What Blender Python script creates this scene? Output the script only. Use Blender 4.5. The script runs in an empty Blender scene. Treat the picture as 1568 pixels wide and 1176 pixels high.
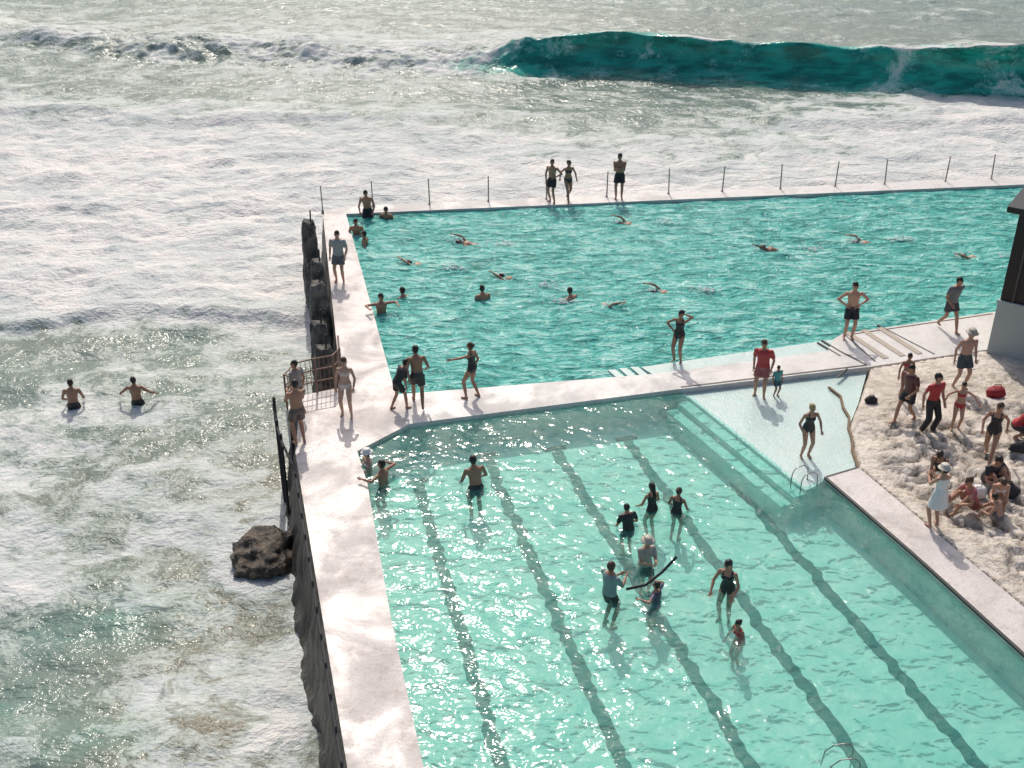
import bpy, bmesh, math, random
import numpy as np
from mathutils import Vector, Matrix, noise as mnoise
random.seed(7); np.random.seed(7)
S=bpy.context.scene
COL=bpy.context.collection
H=15.3
# ------------------------------------------------------------------ helpers
def link(o,parent=None):
    COL.objects.link(o)
    if parent: o.parent=parent
    return o
def mesh_obj(name,verts,faces,mat=None,parent=None,smooth=False):
    me=bpy.data.meshes.new(name); me.from_pydata([tuple(v) for v in verts],[],faces); me.update()
    if mat: me.materials.append(mat)
    if smooth: me.polygons.foreach_set('use_smooth',[True]*len(me.polygons))
    return link(bpy.data.objects.new(name,me),parent)
def bm_obj(name,bm,mat=None,parent=None,smooth=False):
    me=bpy.data.meshes.new(name); bm.to_mesh(me); bm.free()
    if mat: me.materials.append(mat)
    if smooth: me.polygons.foreach_set('use_smooth',[True]*len(me.polygons))
    return link(bpy.data.objects.new(name,me),parent)
def empty(name,loc=(0,0,0)):
    e=bpy.data.objects.new(name,None); e.location=loc; e.empty_display_size=.2; return link(e)
def smooth01(t): 
    t=np.clip(t,0,1); return t*t*(3-2*t)
_tab=np.random.rand(8,256,256)
def vn(x,y,s=0):
    t=_tab[s%8]; xi=np.floor(x).astype(int); yi=np.floor(y).astype(int)
    fx=x-xi; fy=y-yi; fx=fx*fx*(3-2*fx); fy=fy*fy*(3-2*fy)
    a=t[xi%256,yi%256]; b=t[(xi+1)%256,yi%256]; c=t[xi%256,(yi+1)%256]; d=t[(xi+1)%256,(yi+1)%256]
    return (a*(1-fx)+b*fx)*(1-fy)+(c*(1-fx)+d*fx)*fy-.5
def fbm(x,y,o=4,s=0):
    r=0;a=1
    for i in range(o):
        r=r+a*vn(x*2**i+17.3*i,y*2**i+5.1*i,s+i); a*=.5
    return r
def inpoly(x,y,P):
    r=np.zeros(x.shape,bool); n=len(P)
    for i in range(n):
        x1,y1=P[i]; x2,y2=P[(i+1)%n]
        if y1==y2: continue
        c=((y1>y)!=(y2>y))&(x<(x2-x1)*(y-y1)/(y2-y1)+x1); r^=c
    return r
def pdist(x,y,P):
    r=np.full(x.shape,1e9); n=len(P)
    for i in range(n):
        x1,y1=P[i]; x2,y2=P[(i+1)%n]; dx=x2-x1; dy=y2-y1
        t=np.clip(((x-x1)*dx+(y-y1)*dy)/(dx*dx+dy*dy),0,1)
        r=np.minimum(r,np.hypot(x-x1-t*dx,y-y1-t*dy))
    return r
def grid_obj(name,X,Y,Z,mat,keep=None,attrs=None,parent=None):
    ny,nx=X.shape
    co=np.stack([X,Y,Z],-1).reshape(-1,3)
    idx=np.arange(nx*ny).reshape(ny,nx)
    f=np.stack([idx[:-1,:-1],idx[:-1,1:],idx[1:,1:],idx[1:,:-1]],-1).reshape(-1,4)
    if keep is not None:
        k=(keep[:-1,:-1]|keep[:-1,1:]|keep[1:,1:]|keep[1:,:-1]).reshape(-1); f=f[k]
    me=bpy.data.meshes.new(name)
    me.vertices.add(len(co)); me.vertices.foreach_set('co',co.astype(np.float32).ravel())
    me.loops.add(f.size); me.loops.foreach_set('vertex_index',f.astype(np.int32).ravel())
    me.polygons.add(len(f)); me.polygons.foreach_set('loop_start',np.arange(0,f.size,4,dtype=np.int32))
    me.polygons.foreach_set('use_smooth',np.ones(len(f),bool))
    me.update(calc_edges=True); me.validate()
    for k,v in (attrs or {}).items():
        a=me.attributes.new(k,'FLOAT','POINT'); a.data.foreach_set('value',v.astype(np.float32).ravel())
    me.materials.append(mat)
    return link(bpy.data.objects.new(name,me),parent)

# ------------------------------------------------------------------ materials
class NT:
    def __init__(s,name):
        s.m=bpy.data.materials.new(name); s.m.use_nodes=True; s.t=s.m.node_tree; s.t.nodes.clear()
        s.out=s.n('ShaderNodeOutputMaterial'); s.co=s.n('ShaderNodeTexCoord')
    def n(s,t,**k):
        nd=s.t.nodes.new(t)
        for a,b in k.items(): setattr(nd,a,b)
        return nd
    def l(s,a,b): s.t.links.new(a,b)
    def put(s,sock,v):
        if isinstance(v,bpy.types.NodeSocket): s.l(v,sock)
        else: sock.default_value=v
    def map(s,scale=(1,1,1),rot=0):
        m=s.n('ShaderNodeMapping'); m.inputs['Scale'].default_value=scale; m.inputs['Rotation'].default_value=(0,0,rot)
        s.l(s.co.outputs['Object'],m.inputs[0]); return m.outputs[0]
    def noise(s,vec=None,scale=1,detail=3,rough=.5,dist=0,col=False):
        n=s.n('ShaderNodeTexNoise'); s.l(vec if vec is not None else s.co.outputs['Object'],n.inputs['Vector'])
        n.inputs['Scale'].default_value=scale; n.inputs['Detail'].default_value=detail
        n.inputs['Roughness'].default_value=rough; n.inputs['Distortion'].default_value=dist
        return n.outputs['Color' if col else 'Fac']
    def warp(s,vec,scale,amt,detail=3):
        c=s.noise(vec,scale,detail,.5,0,True); a=s.n('ShaderNodeVectorMath',operation='SCALE'); a.inputs['Scale'].default_value=amt; s.l(c,a.inputs[0])
        b=s.n('ShaderNodeVectorMath',operation='ADD'); s.l(vec,b.inputs[0]); s.l(a.outputs[0],b.inputs[1]); return b.outputs[0]
    def math(s,op,a,b=0,c=None,clamp=False):
        n=s.n('ShaderNodeMath',operation=op); n.use_clamp=clamp; s.put(n.inputs[0],a); s.put(n.inputs[1],b)
        if c is not None: s.put(n.inputs[2],c)
        return n.outputs[0]
    def rng(s,v,a,b,c=0,d=1,sm=True):
        n=s.n('ShaderNodeMapRange'); n.interpolation_type='SMOOTHSTEP' if sm else 'LINEAR'
        s.put(n.inputs[0],v); 
        for i,x in enumerate((a,b,c,d)): s.put(n.inputs[1+i],x)
        return n.outputs[0]
    def mix(s,f,a,b):
        n=s.n('ShaderNodeMix',data_type='RGBA'); s.put(n.inputs[0],f)
        s.put(n.inputs[6],a if isinstance(a,bpy.types.NodeSocket) else (*a,1)); s.put(n.inputs[7],b if isinstance(b,bpy.types.NodeSocket) else (*b,1))
        return n.outputs[2]
    def bump(s,h,dist=.1,strength=1,prev=None):
        n=s.n('ShaderNodeBump'); s.put(n.inputs['Height'],h); n.inputs['Distance'].default_value=dist; n.inputs['Strength'].default_value=strength
        if prev is not None: s.l(prev,n.inputs['Normal'])
        return n.outputs[0]
    def attr(s,name):
        n=s.n('ShaderNodeAttribute'); n.attribute_name=name; return n
    def princ(s,base,rough=.6,normal=None,**k):
        b=s.n('ShaderNodeBsdfPrincipled'); s.put(b.inputs['Base Color'],base if isinstance(base,bpy.types.NodeSocket) else (*base,1)); s.put(b.inputs['Roughness'],rough)
        if normal is not None: s.l(normal,b.inputs['Normal'])
        for a,v in k.items(): s.put(b.inputs[a.replace('_',' ')],v)
        s.l(b.outputs[0],s.out.inputs[0]); return b
def simple(name,c,rough=.6,var=.15,sc=6,**k):
    t=NT(name); n=t.noise(scale=sc,detail=3)
    c2=tuple(x*(1-var) for x in c); t.princ(t.mix(n,c,c2),rough,**k); return t.m
def mat_concrete(name,base,stain,stain_amt=.5,rlo=.25,rhi=.75):
    t=NT(name)
    big=t.noise(scale=.6,detail=5,rough=.65,dist=.5); med=t.noise(scale=2.7,detail=6,rough=.72); fine=t.noise(scale=18,detail=2)
    c=t.mix(t.rng(big,.32,.68),base,tuple(x*.80 for x in base))
    c=t.mix(t.math('MULTIPLY',t.rng(med,.46,.74),stain_amt),c,stain)
    c=t.mix(t.math('MULTIPLY',t.rng(fine,.5,.8),.35),c,tuple(x*.6 for x in stain))
    r=t.rng(big,.38,.62,rlo,rhi)
    t.princ(c,r,t.bump(t.math('ADD',fine,t.math('MULTIPLY',med,2.5)),.010,.8)); return t.m
M_deck=mat_concrete('white_concrete',(.66,.61,.585),(.36,.31,.28),.72,.28)
M_deck2=mat_concrete('wet_walkway_paint',(.68,.655,.635),(.46,.43,.40),.55,.24)
M_ledge=mat_concrete('wet_ledge_paint',(.54,.68,.65),(.38,.60,.57),.5,.12,.4)
M_step=mat_concrete('step_paint',(.50,.72,.66),(.36,.62,.56),.4,.4)
t=NT('pool_floor_paint')
a=t.noise(scale=.5,detail=4,dist=.5); b=t.noise(scale=3.5,detail=3,dist=1.0)
c=t.mix(t.rng(a,.35,.7),(.58,.72,.665),(.45,.66,.60)); c=t.mix(t.math('MULTIPLY',t.rng(b,.5,.7),.25),c,(.38,.62,.55))
t.princ(c,.7); M_floor=t.m
M_lane=simple('lane_line_paint',(.001,.11,.095),.6,.3,3)
M_black=simple('black_rubber_edge',(.02,.022,.022),.5)
M_metal=simple('galvanised_metal',(.28,.27,.26),.4,.3,20,Metallic=.6)
M_rust=simple('rusty_rail',(.30,.19,.14),.7,.5,12)
M_tan=simple('tan_duckboard',(.46,.40,.33),.7,.3,5)
M_bdark=simple('dark_cladding',(.012,.012,.013),.45,.3,3)
M_blight=simple('painted_render',(.42,.47,.45),.7,.12,2)
M_roof=simple('roof_sheet',(.08,.075,.07),.5,.3,3)
M_ochre=simple('ochre_edge',(.22,.15,.09),.8,.4)
t=NT('weathered_sea_wall')
g=t.noise(vec=t.map((1,1,.35)),scale=2.2,detail=6,rough=.65,dist=.6); g2=t.noise(scale=11,detail=3)
c=t.mix(t.rng(g,.38,.66),(.035,.033,.026),(.16,.145,.12)); c=t.mix(t.math('MULTIPLY',t.rng(g2,.5,.75),.6),c,(.05,.055,.03))
t.princ(c,.6,t.bump(t.math('ADD',g,t.math('MULTIPLY',g2,.25)),.12,1)); M_wall=t.m
t=NT('pillar_stone')
g=t.noise(scale=3,detail=6,rough=.65)
c=t.mix(t.rng(g,.35,.7),(.045,.045,.04),(.20,.19,.175))
t.princ(c,.75,t.bump(g,.12,1)); M_pillar=t.m
t=NT('sandstone_rock')
g=t.noise(scale=.8,detail=7,rough=.62,dist=.8); g2=t.noise(scale=5,detail=4,rough=.6)
CV=t.attr('cavity').outputs['Fac']
c=t.mix(t.rng(g,.38,.66),(.66,.60,.53),(.48,.42,.35)); c=t.mix(t.math('MULTIPLY',t.rng(g2,.48,.68),.5),c,(.32,.26,.19))
c=t.mix(t.math('MULTIPLY',CV,t.rng(g2,.35,.6,.6,1)),c,(.09,.065,.045))
hh=t.math('ADD',g,t.math('MULTIPLY',g2,.35))
t.princ(c,.55,t.bump(hh,.24,1)); M_rock=t.m
t=NT('wet_boulder')
g=t.noise(scale=3,detail=7,rough=.65); c=t.mix(t.rng(g,.4,.65),(.035,.028,.022),(.15,.115,.08)); t.princ(c,.35,t.bump(g,.2,1)); M_boulder=t.m

# sea
t=NT('sea_water')
F=t.attr('foam').outputs['Fac']; G=t.attr('teal').outputs['Fac']; MU=t.attr('murk').outputs['Fac']
co=t.map((1,1.35,1),.12)
wp=t.warp(co,.55,1.9,3)
n1=t.noise(wp,.55,5,.62); n2=t.noise(wp,2.1,5,.62); n3=t.noise(co,8,3,.6)
st=t.noise(t.map((.35,1.6,1.6),.2),1.3,4,.6)
ridge=t.rng(t.math('ABSOLUTE',t.math('SUBTRACT',n2,.5)),0,.05,1,0)
ridge2=t.rng(t.math('ABSOLUTE',t.math('SUBTRACT',n1,.5)),0,.030,1,0)
nn_=t.math('MULTIPLY_ADD',n1,2.0,t.math('MULTIPLY_ADD',n2,.9,t.math('MULTIPLY_ADD',n3,.40,-1.65)))
val=t.math('ADD',F,nn_); val=t.math('ADD',val,t.math('MULTIPLY',t.math('MAXIMUM',ridge,ridge2),.16))
m1=t.rng(val,.24,.66); m2=t.rng(val,.44,.84)
dark=t.mix(n1,(.115,.175,.150),(.195,.245,.215)); dark=t.mix(MU,dark,(.20,.19,.145))
tl=t.mix(t.rng(st,.34,.66),(.006,.15,.125),(.02,.36,.30))
water=t.mix(G,dark,tl)
aer=t.mix(G,(.40,.455,.42),(.22,.54,.48))
fo=t.mix(t.rng(t.noise(wp,.35,4,.6),.36,.64),(.73,.70,.675),(.54,.565,.56)); fo=t.mix(t.math('MULTIPLY',t.rng(n2,.48,.34),.50),fo,(.42,.485,.48))
fo=t.mix(t.math('MULTIPLY',t.rng(val,1.25,.70),.45),fo,(.46,.525,.515))
c=t.mix(m1,water,aer); c=t.mix(m2,c,fo)
rough=t.rng(m1,0,1,.17,.65,False)
w1=t.noise(co,1.5,4,.55,.4); w2=t.noise(co,6.5,2,.5)
calm=t.rng(G,0,1,1,.45,False)
hh=t.math('MULTIPLY',t.math('MULTIPLY_ADD',w2,.28,w1),calm)
ff=t.math('MULTIPLY',t.math('MULTIPLY_ADD',n3,.35,n2),t.math('MULTIPLY',t.rng(F,.3,.8),1.0))
t.princ(c,rough,t.bump(t.math('ADD',hh,ff),.16,.85),IOR=1.33); M_sea=t.m

t=NT('rippled_pool_water')
co=t.map((1,2.4,1),.12)
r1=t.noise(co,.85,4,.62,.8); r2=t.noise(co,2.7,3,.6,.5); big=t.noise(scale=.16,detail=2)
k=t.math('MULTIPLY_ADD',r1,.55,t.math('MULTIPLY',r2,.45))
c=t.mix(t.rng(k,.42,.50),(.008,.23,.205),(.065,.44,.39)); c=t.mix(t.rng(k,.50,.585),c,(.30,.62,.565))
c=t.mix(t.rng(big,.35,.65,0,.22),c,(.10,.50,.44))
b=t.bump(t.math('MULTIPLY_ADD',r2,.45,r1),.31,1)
t.princ(c,.14,b,IOR=1.33); M_far=t.m

t=NT('clear_pool_water')
co=t.map((1,1.3,1),.1)
r0=t.noise(co,.9,2,.5,.4); r1=t.noise(co,2.2,2,.45,.5); r2=t.noise(co,6.5,1,.5)
b=t.bump(t.math('MULTIPLY_ADD',r2,.15,t.math('MULTIPLY_ADD',r0,1.1,r1)),.083,.85)
tr=t.n('ShaderNodeBsdfTransparent'); t.put(tr.inputs[0],t.mix(t.rng(r1,.4,.6),(.64,.93,.89),(.74,.97,.94)))
tb=t.n('ShaderNodeBsdfDiffuse'); t.put(tb.inputs[0],t.mix(t.rng(r0,.35,.65),(.15,.60,.54),(.25,.68,.61)))
m0=t.n('ShaderNodeMixShader'); m0.inputs[0].default_value=.15; t.l(tr.outputs[0],m0.inputs[1]); t.l(tb.outputs[0],m0.inputs[2])
gl=t.n('ShaderNodeBsdfGlossy'); gl.inputs['Roughness'].default_value=.11; t.l(b,gl.inputs['Normal'])
fr=t.n('ShaderNodeFresnel'); fr.inputs[0].default_value=1.33; t.l(b,fr.inputs['Normal'])
mx=t.n('ShaderNodeMixShader'); t.l(fr.outputs[0],mx.inputs[0]); t.l(m0.outputs[0],mx.inputs[1]); t.l(gl.outputs[0],mx.inputs[2]); t.l(mx.outputs[0],t.out.inputs[0])
M_near=t.m

t=NT('person_skin_and_clothes')
cn=t.attr('Col').outputs['Color']; b=t.princ(cn,.5); M_person=t.m
M_splash=simple('white_splash',(.8,.82,.82),.4,.05)
M_red=simple('red_fabric',(.35,.02,.03),.7,.3)
M_bag=simple('dark_fabric',(.03,.03,.035),.8,.3)
M_white=simple('white_fabric',(.72,.71,.69),.8,.1)

# ------------------------------------------------------------------ pool structure
def prism(name,P,zt,zb,mat,parent=None):
    bm=bmesh.new(); vs=[bm.verts.new((x,y,zt)) for x,y in P]; f=bm.faces.new(vs)
    r=bmesh.ops.extrude_face_region(bm,geom=[f])
    vv=[g for g in r['geom'] if isinstance(g,bmesh.types.BMVert)]
    for v in vv: v.co.z=zt
    for v in vs: v.co.z=zb
    bmesh.ops.recalc_face_normals(bm,faces=bm.faces)
    return bm_obj(name,bm,mat,parent)
D1=[(-6.9,40.6),(-6.1,40.2),(-3.1,26.8),(-2.6,25.3),(-3.8,24.0),(-3.4,22.6),(-2.4,17.8),(-1.5,14.0),(-.3,9),(.5,5.5),(-1,5.5),(-1.6,9),(-2.8,14.0),(-5.3,23.9),(-5.5,25.6),(-5.9,26.0),(-5.7,26.7),(-4.6,27.2),(-6.9,39.9)]
D2=[(-3.1,26.8),(3.9,27.95),(9.0,29.3),(9.9,28.35),(4.5,27.1),(-2.6,25.3)]
D3=[(9.0,29.3),(9.4,30.1),(9.7,30.4),(14.7,31.9),(32,37),(32,33.5),(13.6,29.4),(9.9,28.35)]
D4=[(-6.9,40.6),(-6.1,40.2),(20.1,43.4),(32,44.9),(32,45.7),(20.1,44.3),(-.9,41.65),(-6.3,40.95)]
D5=[(7.4,22.9),(8.3,23.3),(8.9,21.8),(10.3,18.2),(12.2,13.6),(15,6),(13.8,6),(11.3,12.8),(9.8,16.7),(8.6,19.9)]
prism('concrete_sea_wall_walkway',D1,0,-3.0,M_deck)
prism('dividing_walkway',D2,0,-3.0,M_deck2)
prism('pool_concourse',D3,0,-3.0,M_deck2)
prism('far_pool_wall',D4,0,-3.0,M_deck2)
prism('poolside_path',D5,0,-3.0,M_deck)
L1=[(4.5,27.1),(9.9,28.35),(9.2,26.6),(8.6,25.3),(8.3,23.3),(7.4,22.9),(6.9,22.5),(4.75,26.9)]
prism('wading_ledge',L1,-.16,-3.0,M_ledge)
prism('submerged_ledge',[(3.6,28.4),(9.4,30.1),(9.0,29.3),(3.9,27.95)],-.03,-3,M_ledge)
for i in range(3):
    x=3.5-.32*i; y=28.42-.06*i
    prism('entry_step',[(x-.2,y),(x+.02,y+.02),(x+.28,y-.5),(x+.06,y-.54)],-.04-.01*i,-1.5,M_ledge)
def off(p,q,d):
    v=Vector((q[0]-p[0],q[1]-p[1])).normalized(); n=Vector((v.y,-v.x)); return n*d
n=off((4.75,26.9),(6.9,22.5),1)
for i,(z) in enumerate((-.24,-.40)):
    a0,a1=.34*i,.34*(i+1)
    P=[(4.75+n.x*a0,26.9+n.y*a0),(6.9+n.x*a0,22.5+n.y*a0),(6.9+n.x*a1,22.5+n.y*a1),(4.75+n.x*a1,26.9+n.y*a1)]
    prism('pool_step',P,z,-1.2,M_step)
ZF=-.90
FP=[(-4.0,24.3),(-2.8,26.2),(5.5,28),(8.2,23.4),(10.2,17.5),(14.6,5.8),(0,5.6),(-1.9,14)]
prism('pool_floor',FP,ZF,-1.4,M_floor)
NP=[(-3.8,24.0),(-2.6,25.3),(4.5,27.1),(4.75,26.9),(6.9,22.5),(7.4,22.9),(8.6,19.9),(9.8,16.7),(11.3,12.8),(13.8,6),(.5,5.5),(-.3,9),(-1.5,14),(-2.4,17.8),(-3.4,22.6)]
lanes=[((-2.4,24.1),(-.2,14.9)),((-.7,25.3),(2.0,14.9)),((1.1,25.6),(4.3,14.9)),((3.0,26.1),(6.3,14.9)),((4.8,26.3),(8.4,14.9))]
lane_parent=empty('lane_lines')
for i,(a,b) in enumerate(lanes):
    a=Vector(a);b=Vector(b); d=(b-a).normalized(); a=a+d*.2; L=(b-a).length+5.5; nrm=Vector((d.y,-d.x)); vs=[];fs=[]; N=int(L/.04)
    for k in range(N+1):
        p=a+d*(L*k/N); s=k*.04
        w=.135+.03*mnoise.noise((s*1.3,i*9,0))+.035*mnoise.noise((s*4,i*9,3)); o=.07*mnoise.noise((s*1.1,i*5,8))+.085*mnoise.noise((s*3.4,i*5,2))
        vs+= [(*(p+nrm*(o-w)),ZF+.006),(*(p+nrm*(o+w)),ZF+.006)]
        if k: fs.append((2*k-2,2*k-1,2*k+1,2*k))
    mesh_obj('lane_line',vs,fs,M_lane,lane_parent)
    q=a-d*.12
    mesh_obj('lane_cross_mark',[(*(q-nrm*.30+d*.1),ZF+.006),(*(q+nrm*.30+d*.1),ZF+.006),(*(q+nrm*.30-d*.11),ZF+.006),(*(q-nrm*.30-d*.11),ZF+.006)],[(0,1,2,3)],M_lane,lane_parent)
x=np.arange(-5,15,.08); y=np.arange(5.2,28,.08); X,Y=np.meshgrid(x,y)
Z=-.11+.012*fbm(X*.9,Y*1.1,3)+.005*fbm(X*3,Y*3,2,3)
grid_obj('swimming_pool_water',X,Y,Z,M_near,inpoly(X,Y,NP))
FPP=[(-6.1,40.2),(20.1,43.4),(32,44.9),(32,37),(14.7,31.9),(9.4,30.1),(3.6,28.4),(3.9,27.95),(-3.1,26.8)]
x=np.arange(-7,32,.09); y=np.arange(26.4,45.2,.08); X,Y=np.meshgrid(x,y)
Z=-.10+.055*fbm(X*.7+3,Y*1.6-.2*X,3,2)+.035*fbm(X*1.9,Y*3.6,3,5)
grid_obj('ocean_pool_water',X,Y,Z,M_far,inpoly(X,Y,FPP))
def strip(name,pts,w,z,mat,parent=None):
    vs=[];fs=[]
    for i,p in enumerate(pts):
        a=Vector(pts[max(0,i-1)]); b=Vector(pts[min(len(pts)-1,i+1)]); d=(b-a).normalized(); n=Vector((d.y,-d.x))*w/2; p=Vector(p)
        vs+=[(*(p-n),z),(*(p+n),z),(*(p-n),z-.05),(*(p+n),z-.05)]
        if i:
            k=4*i; fs+=[(k-4,k-3,k+1,k),(k-4,k,k+2,k-2),(k-3,k-1,k+3,k+1)]
    return mesh_obj(name,vs,fs,mat,parent)
dc=empty('drain_channels')
strip('drain',[(4.55,27.2),(9.9,28.45)],.07,.005,M_black,dc)
strip('drain',[(9.9,28.45),(9.35,29.3),(9.0,30.0)],.06,.006,M_black,dc)
strip('drain',[(9.30,29.0),(8.85,29.85)],.05,.007,M_black,dc)
strip('drain',[(8.9,27.75),(9.3,28.25)],.05,.009,M_black,dc)
strip('edge',[(7.42,22.85),(8.62,19.9),(9.82,16.7),(11.32,12.8),(13.8,6.1)],.07,.006,M_black,dc)
strip('edge',[(8.6,27.4),(8.8,26.9),(8.72,26.3),(8.75,25.8),(8.6,25.3),(8.55,24.7),(8.42,24.2),(8.36,23.35)],.06,-.09,M_ochre,dc)
strip('edge',[(8.30,23.27),(7.45,22.87)],.05,.007,M_black,dc)
strip('edge',[(12.0,29.1),(10.9,31.0)],.05,.006,M_black,dc)
strip('edge',[(10.2,28.65),(9.75,30.35)],.04,.008,M_black,dc)
strip('edge',[(9.75,30.30),(14.6,31.75)],.04,.010,M_ochre,dc)
db=empty('duckboards')
for i in range(3):
    x0,y0=10.55+.52*i,28.85+.14*i
    d=Vector((-.42,1)).normalized()
    w=.09; n_=Vector((d.y,-d.x)); p=Vector((x0,y0)); q=p+d*1.8
    mesh_obj('board',[(*(p-n_*w),.015),(*(p+n_*w),.015),(*(q+n_*w),.015),(*(q-n_*w),.015),(*(p-n_*w),.001),(*(p+n_*w),.001),(*(q+n_*w),.001),(*(q-n_*w),.001)],[(0,1,2,3),(0,4,5,1),(1,5,6,2),(2,6,7,3),(3,7,4,0)],M_tan,db)
def outer_x(y):
    return np.interp(y,[5.5,9,14,23.9,25.6,26.0,26.7,27.2,39.9,41],[-1.0,-1.6,-2.8,-5.3,-5.5,-5.9,-5.7,-4.6,-6.9,-7.0])
vs=[];fs=[];ys=np.arange(5.5,25.9,.12); rows=14
for i,yy in enumerate(ys):
    for j in range(rows):
        tt=j/(rows-1); z=-.015-2.9*tt
        o=.02+.45*tt+ (.25*max(0,tt-.7)/.3) + .26*tt*(mnoise.noise((yy*1.1,tt*3,1))+.6*mnoise.noise((yy*3.3,tt*7,5)))
        if j==0:o=-.0
        vs.append((float(outer_x(yy))-.97*o+.003,yy-.24*o,z))
        if i and j: k=i*rows+j; fs.append((k,k-1,k-rows-1,k-rows))
mesh_obj('sea_wall_face',vs,fs,M_wall,smooth=True)
vs=[];fs=[];ys=np.arange(27.0,41,.15)
for i,yy in enumerate(ys):
    for j in range(rows):
        tt=j/(rows-1); z=-.03-2.9*tt
        o=.02+.25*tt+.2*tt*(mnoise.noise((yy*1.1,tt*3,11))+.6*mnoise.noise((yy*3.3,tt*7,15)))
        if j==0:o=0
        vs.append((float(np.interp(yy,[27.,27.2,39.9,41],[-4.6,-4.6,-6.9,-7]))-o-.004,yy,z))
        if i and j: k=i*rows+j; fs.append((k,k-1,k-rows-1,k-rows))
mesh_obj('sea_wall_face',vs,fs,M_wall,smooth=True)
def pillar(x,y,zt,w,seed):
    bm=bmesh.new(); K=26; rings=[];zs=np.linspace(-2.9,zt,K)
    for k,z in enumerate(zs):
        tt=k/(K-1); r=w*(1.45-.50*tt)*(1 if k<K-1 else .8); ring=[]
        for a in range(20):
            an=a/20*math.tau+.3; ca,sa=math.cos(an),math.sin(an)
            q=(abs(math.cos(an-.3))**6+abs(math.sin(an-.3))**6)**(-1/6)
            rr=r*q*.86*(1+.30*mnoise.noise((ca*1.2+seed,sa*1.2,z*1.1))+.16*mnoise.noise((ca*4+seed,sa*4,z*4))); ring.append(bm.verts.new((x+rr*ca,y+rr*sa,z+.16*mnoise.noise((ca*2+seed,sa*2,9))*(tt>.9))))
        rings.append(ring)
    for k in range(K-1):
        for a in range(20): bm.faces.new((rings[k][a],rings[k][(a+1)%20],rings[k+1][(a+1)%20],rings[k+1][a]))
    bm.faces.new(rings[-1]); o=bm_obj('stone_pillar',bm,M_pillar,smooth=False)
    bm=bmesh.new(); tube_bm(bm,[(x+.08,y,zt-.1),(x+.09,y+.02,zt+.38)],.028,6)
    bm_obj('rail_stub',bm,M_bag,o)
def tube_bm(bm,pts,r,n=6):
    rings=[]
    for i,p in enumerate(pts):
        p=Vector(p); a=Vector(pts[max(0,i-1)]); b=Vector(pts[min(len(pts)-1,i+1)]); d=(b-a).normalized()
        u=d.orthogonal().normalized() if abs(d.z)>.9 else d.cross(Vector((0,0,1))).normalized(); w=d.cross(u)
        rr=r[i] if isinstance(r,(list,tuple)) else r
        rings.append([bm.verts.new(p+u*rr*math.cos(k/n*math.tau)+w*rr*math.sin(k/n*math.tau)) for k in range(n)])
    for i in range(len(rings)-1):
        for k in range(n): bm.faces.new((rings[i][k],rings[i][(k+1)%n],rings[i+1][(k+1)%n],rings[i+1][k]))
    bm.faces.new(rings[0]); bm.faces.new(rings[-1][::-1])
for i,(x,y,z,w) in enumerate([(-6.90,36.9,1.0,.27),(-6.25,34.3,.65,.23),(-5.90,32.1,.85,.28),(-5.62,30.2,.50,.27),(-5.20,28.3,.65,.29)]): pillar(x,y,z,w,i*3.7)

# ------------------------------------------------------------------ rails / fence
bm=bmesh.new()
PST=[(-7.0,40.45),(-5.2,40.95),(-3.1,41.2),(-.9,41.5),(1.3,41.75),(3.6,42.0),(6.0,42.35),(8.1,42.6),(10.4,42.9),(12.6,43.2),(14.6,43.45),(17.1,43.8),(19.0,44.05),(21.2,44.3),(23.5,44.6),(26,44.85),(29,45.2)]
for i,(x,y) in enumerate(PST):
    lx=.03*math.sin(i*3); tube_bm(bm,[(x,y,-.1),(x,y,.03),(x+.01,y,.05),(x+lx,y,1.0)],[.05,.05,.026,.022]); 
    if i:
        a=PST[i-1]
        for hh in (.95,.5):
            tube_bm(bm,[(a[0]+(x-a[0])*s,a[1]+(y-a[1])*s,hh-.12*4*s*(1-s)) for s in np.linspace(0,1,9)],.005,4)
bm_obj('chain_fence',bm,M_metal)
bm=bmesh.new()
RP=[(-5.45,25.75),(-5.85,26.02),(-5.66,26.65),(-5.2,26.9),(-4.75,27.08),(-4.62,27.5),(-4.75,28.2)]
for i,(x,y) in enumerate(RP):
    tube_bm(bm,[(x,y,-.02),(x,y,1.05)],.03)
    if i:
        a=RP[i-1]
        for hh in (.35,.7,1.03): tube_bm(bm,[(a[0],a[1],hh),(x,y,hh)],.02)
        for s in (.25,.5,.75): tube_bm(bm,[(a[0]+(x-a[0])*s,a[1]+(y-a[1])*s,.02),(a[0]+(x-a[0])*s,a[1]+(y-a[1])*s,1.0)],.011,4)
bm_obj('rusty_railing',bm,M_rust)
bm=bmesh.new()
for (x,y,z0,z1) in [(-5.75,24.4,-2.6,.25),(-5.95,25.0,-2.6,.3),(-5.5,24.6,-.6,.5),(-6.1,25.6,-2.6,.6)]: tube_bm(bm,[(x,y,z0),(x+.02,y,z1)],.045)
tube_bm(bm,[(-5.6,24.0,.1),(-5.95,25.0,.15),(-6.1,25.6,.4)],.035); tube_bm(bm,[(-5.4,24.0,-.5),(-6.1,25.6,-.4)],.035)
bm_obj('ladder_frame',bm,M_bag)
bm=bmesh.new(); pts=[]
for yy in np.arange(6,23.8,.8):
    xx=float(outer_x(yy))-.09; pts.append((xx,yy,.03+.015*math.sin(yy*2)))
    tube_bm(bm,[(xx,yy,-.25),(xx,yy,.16)],.022)
tube_bm(bm,pts,.035); bm_obj('edge_pipe',bm,M_bag)
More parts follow.
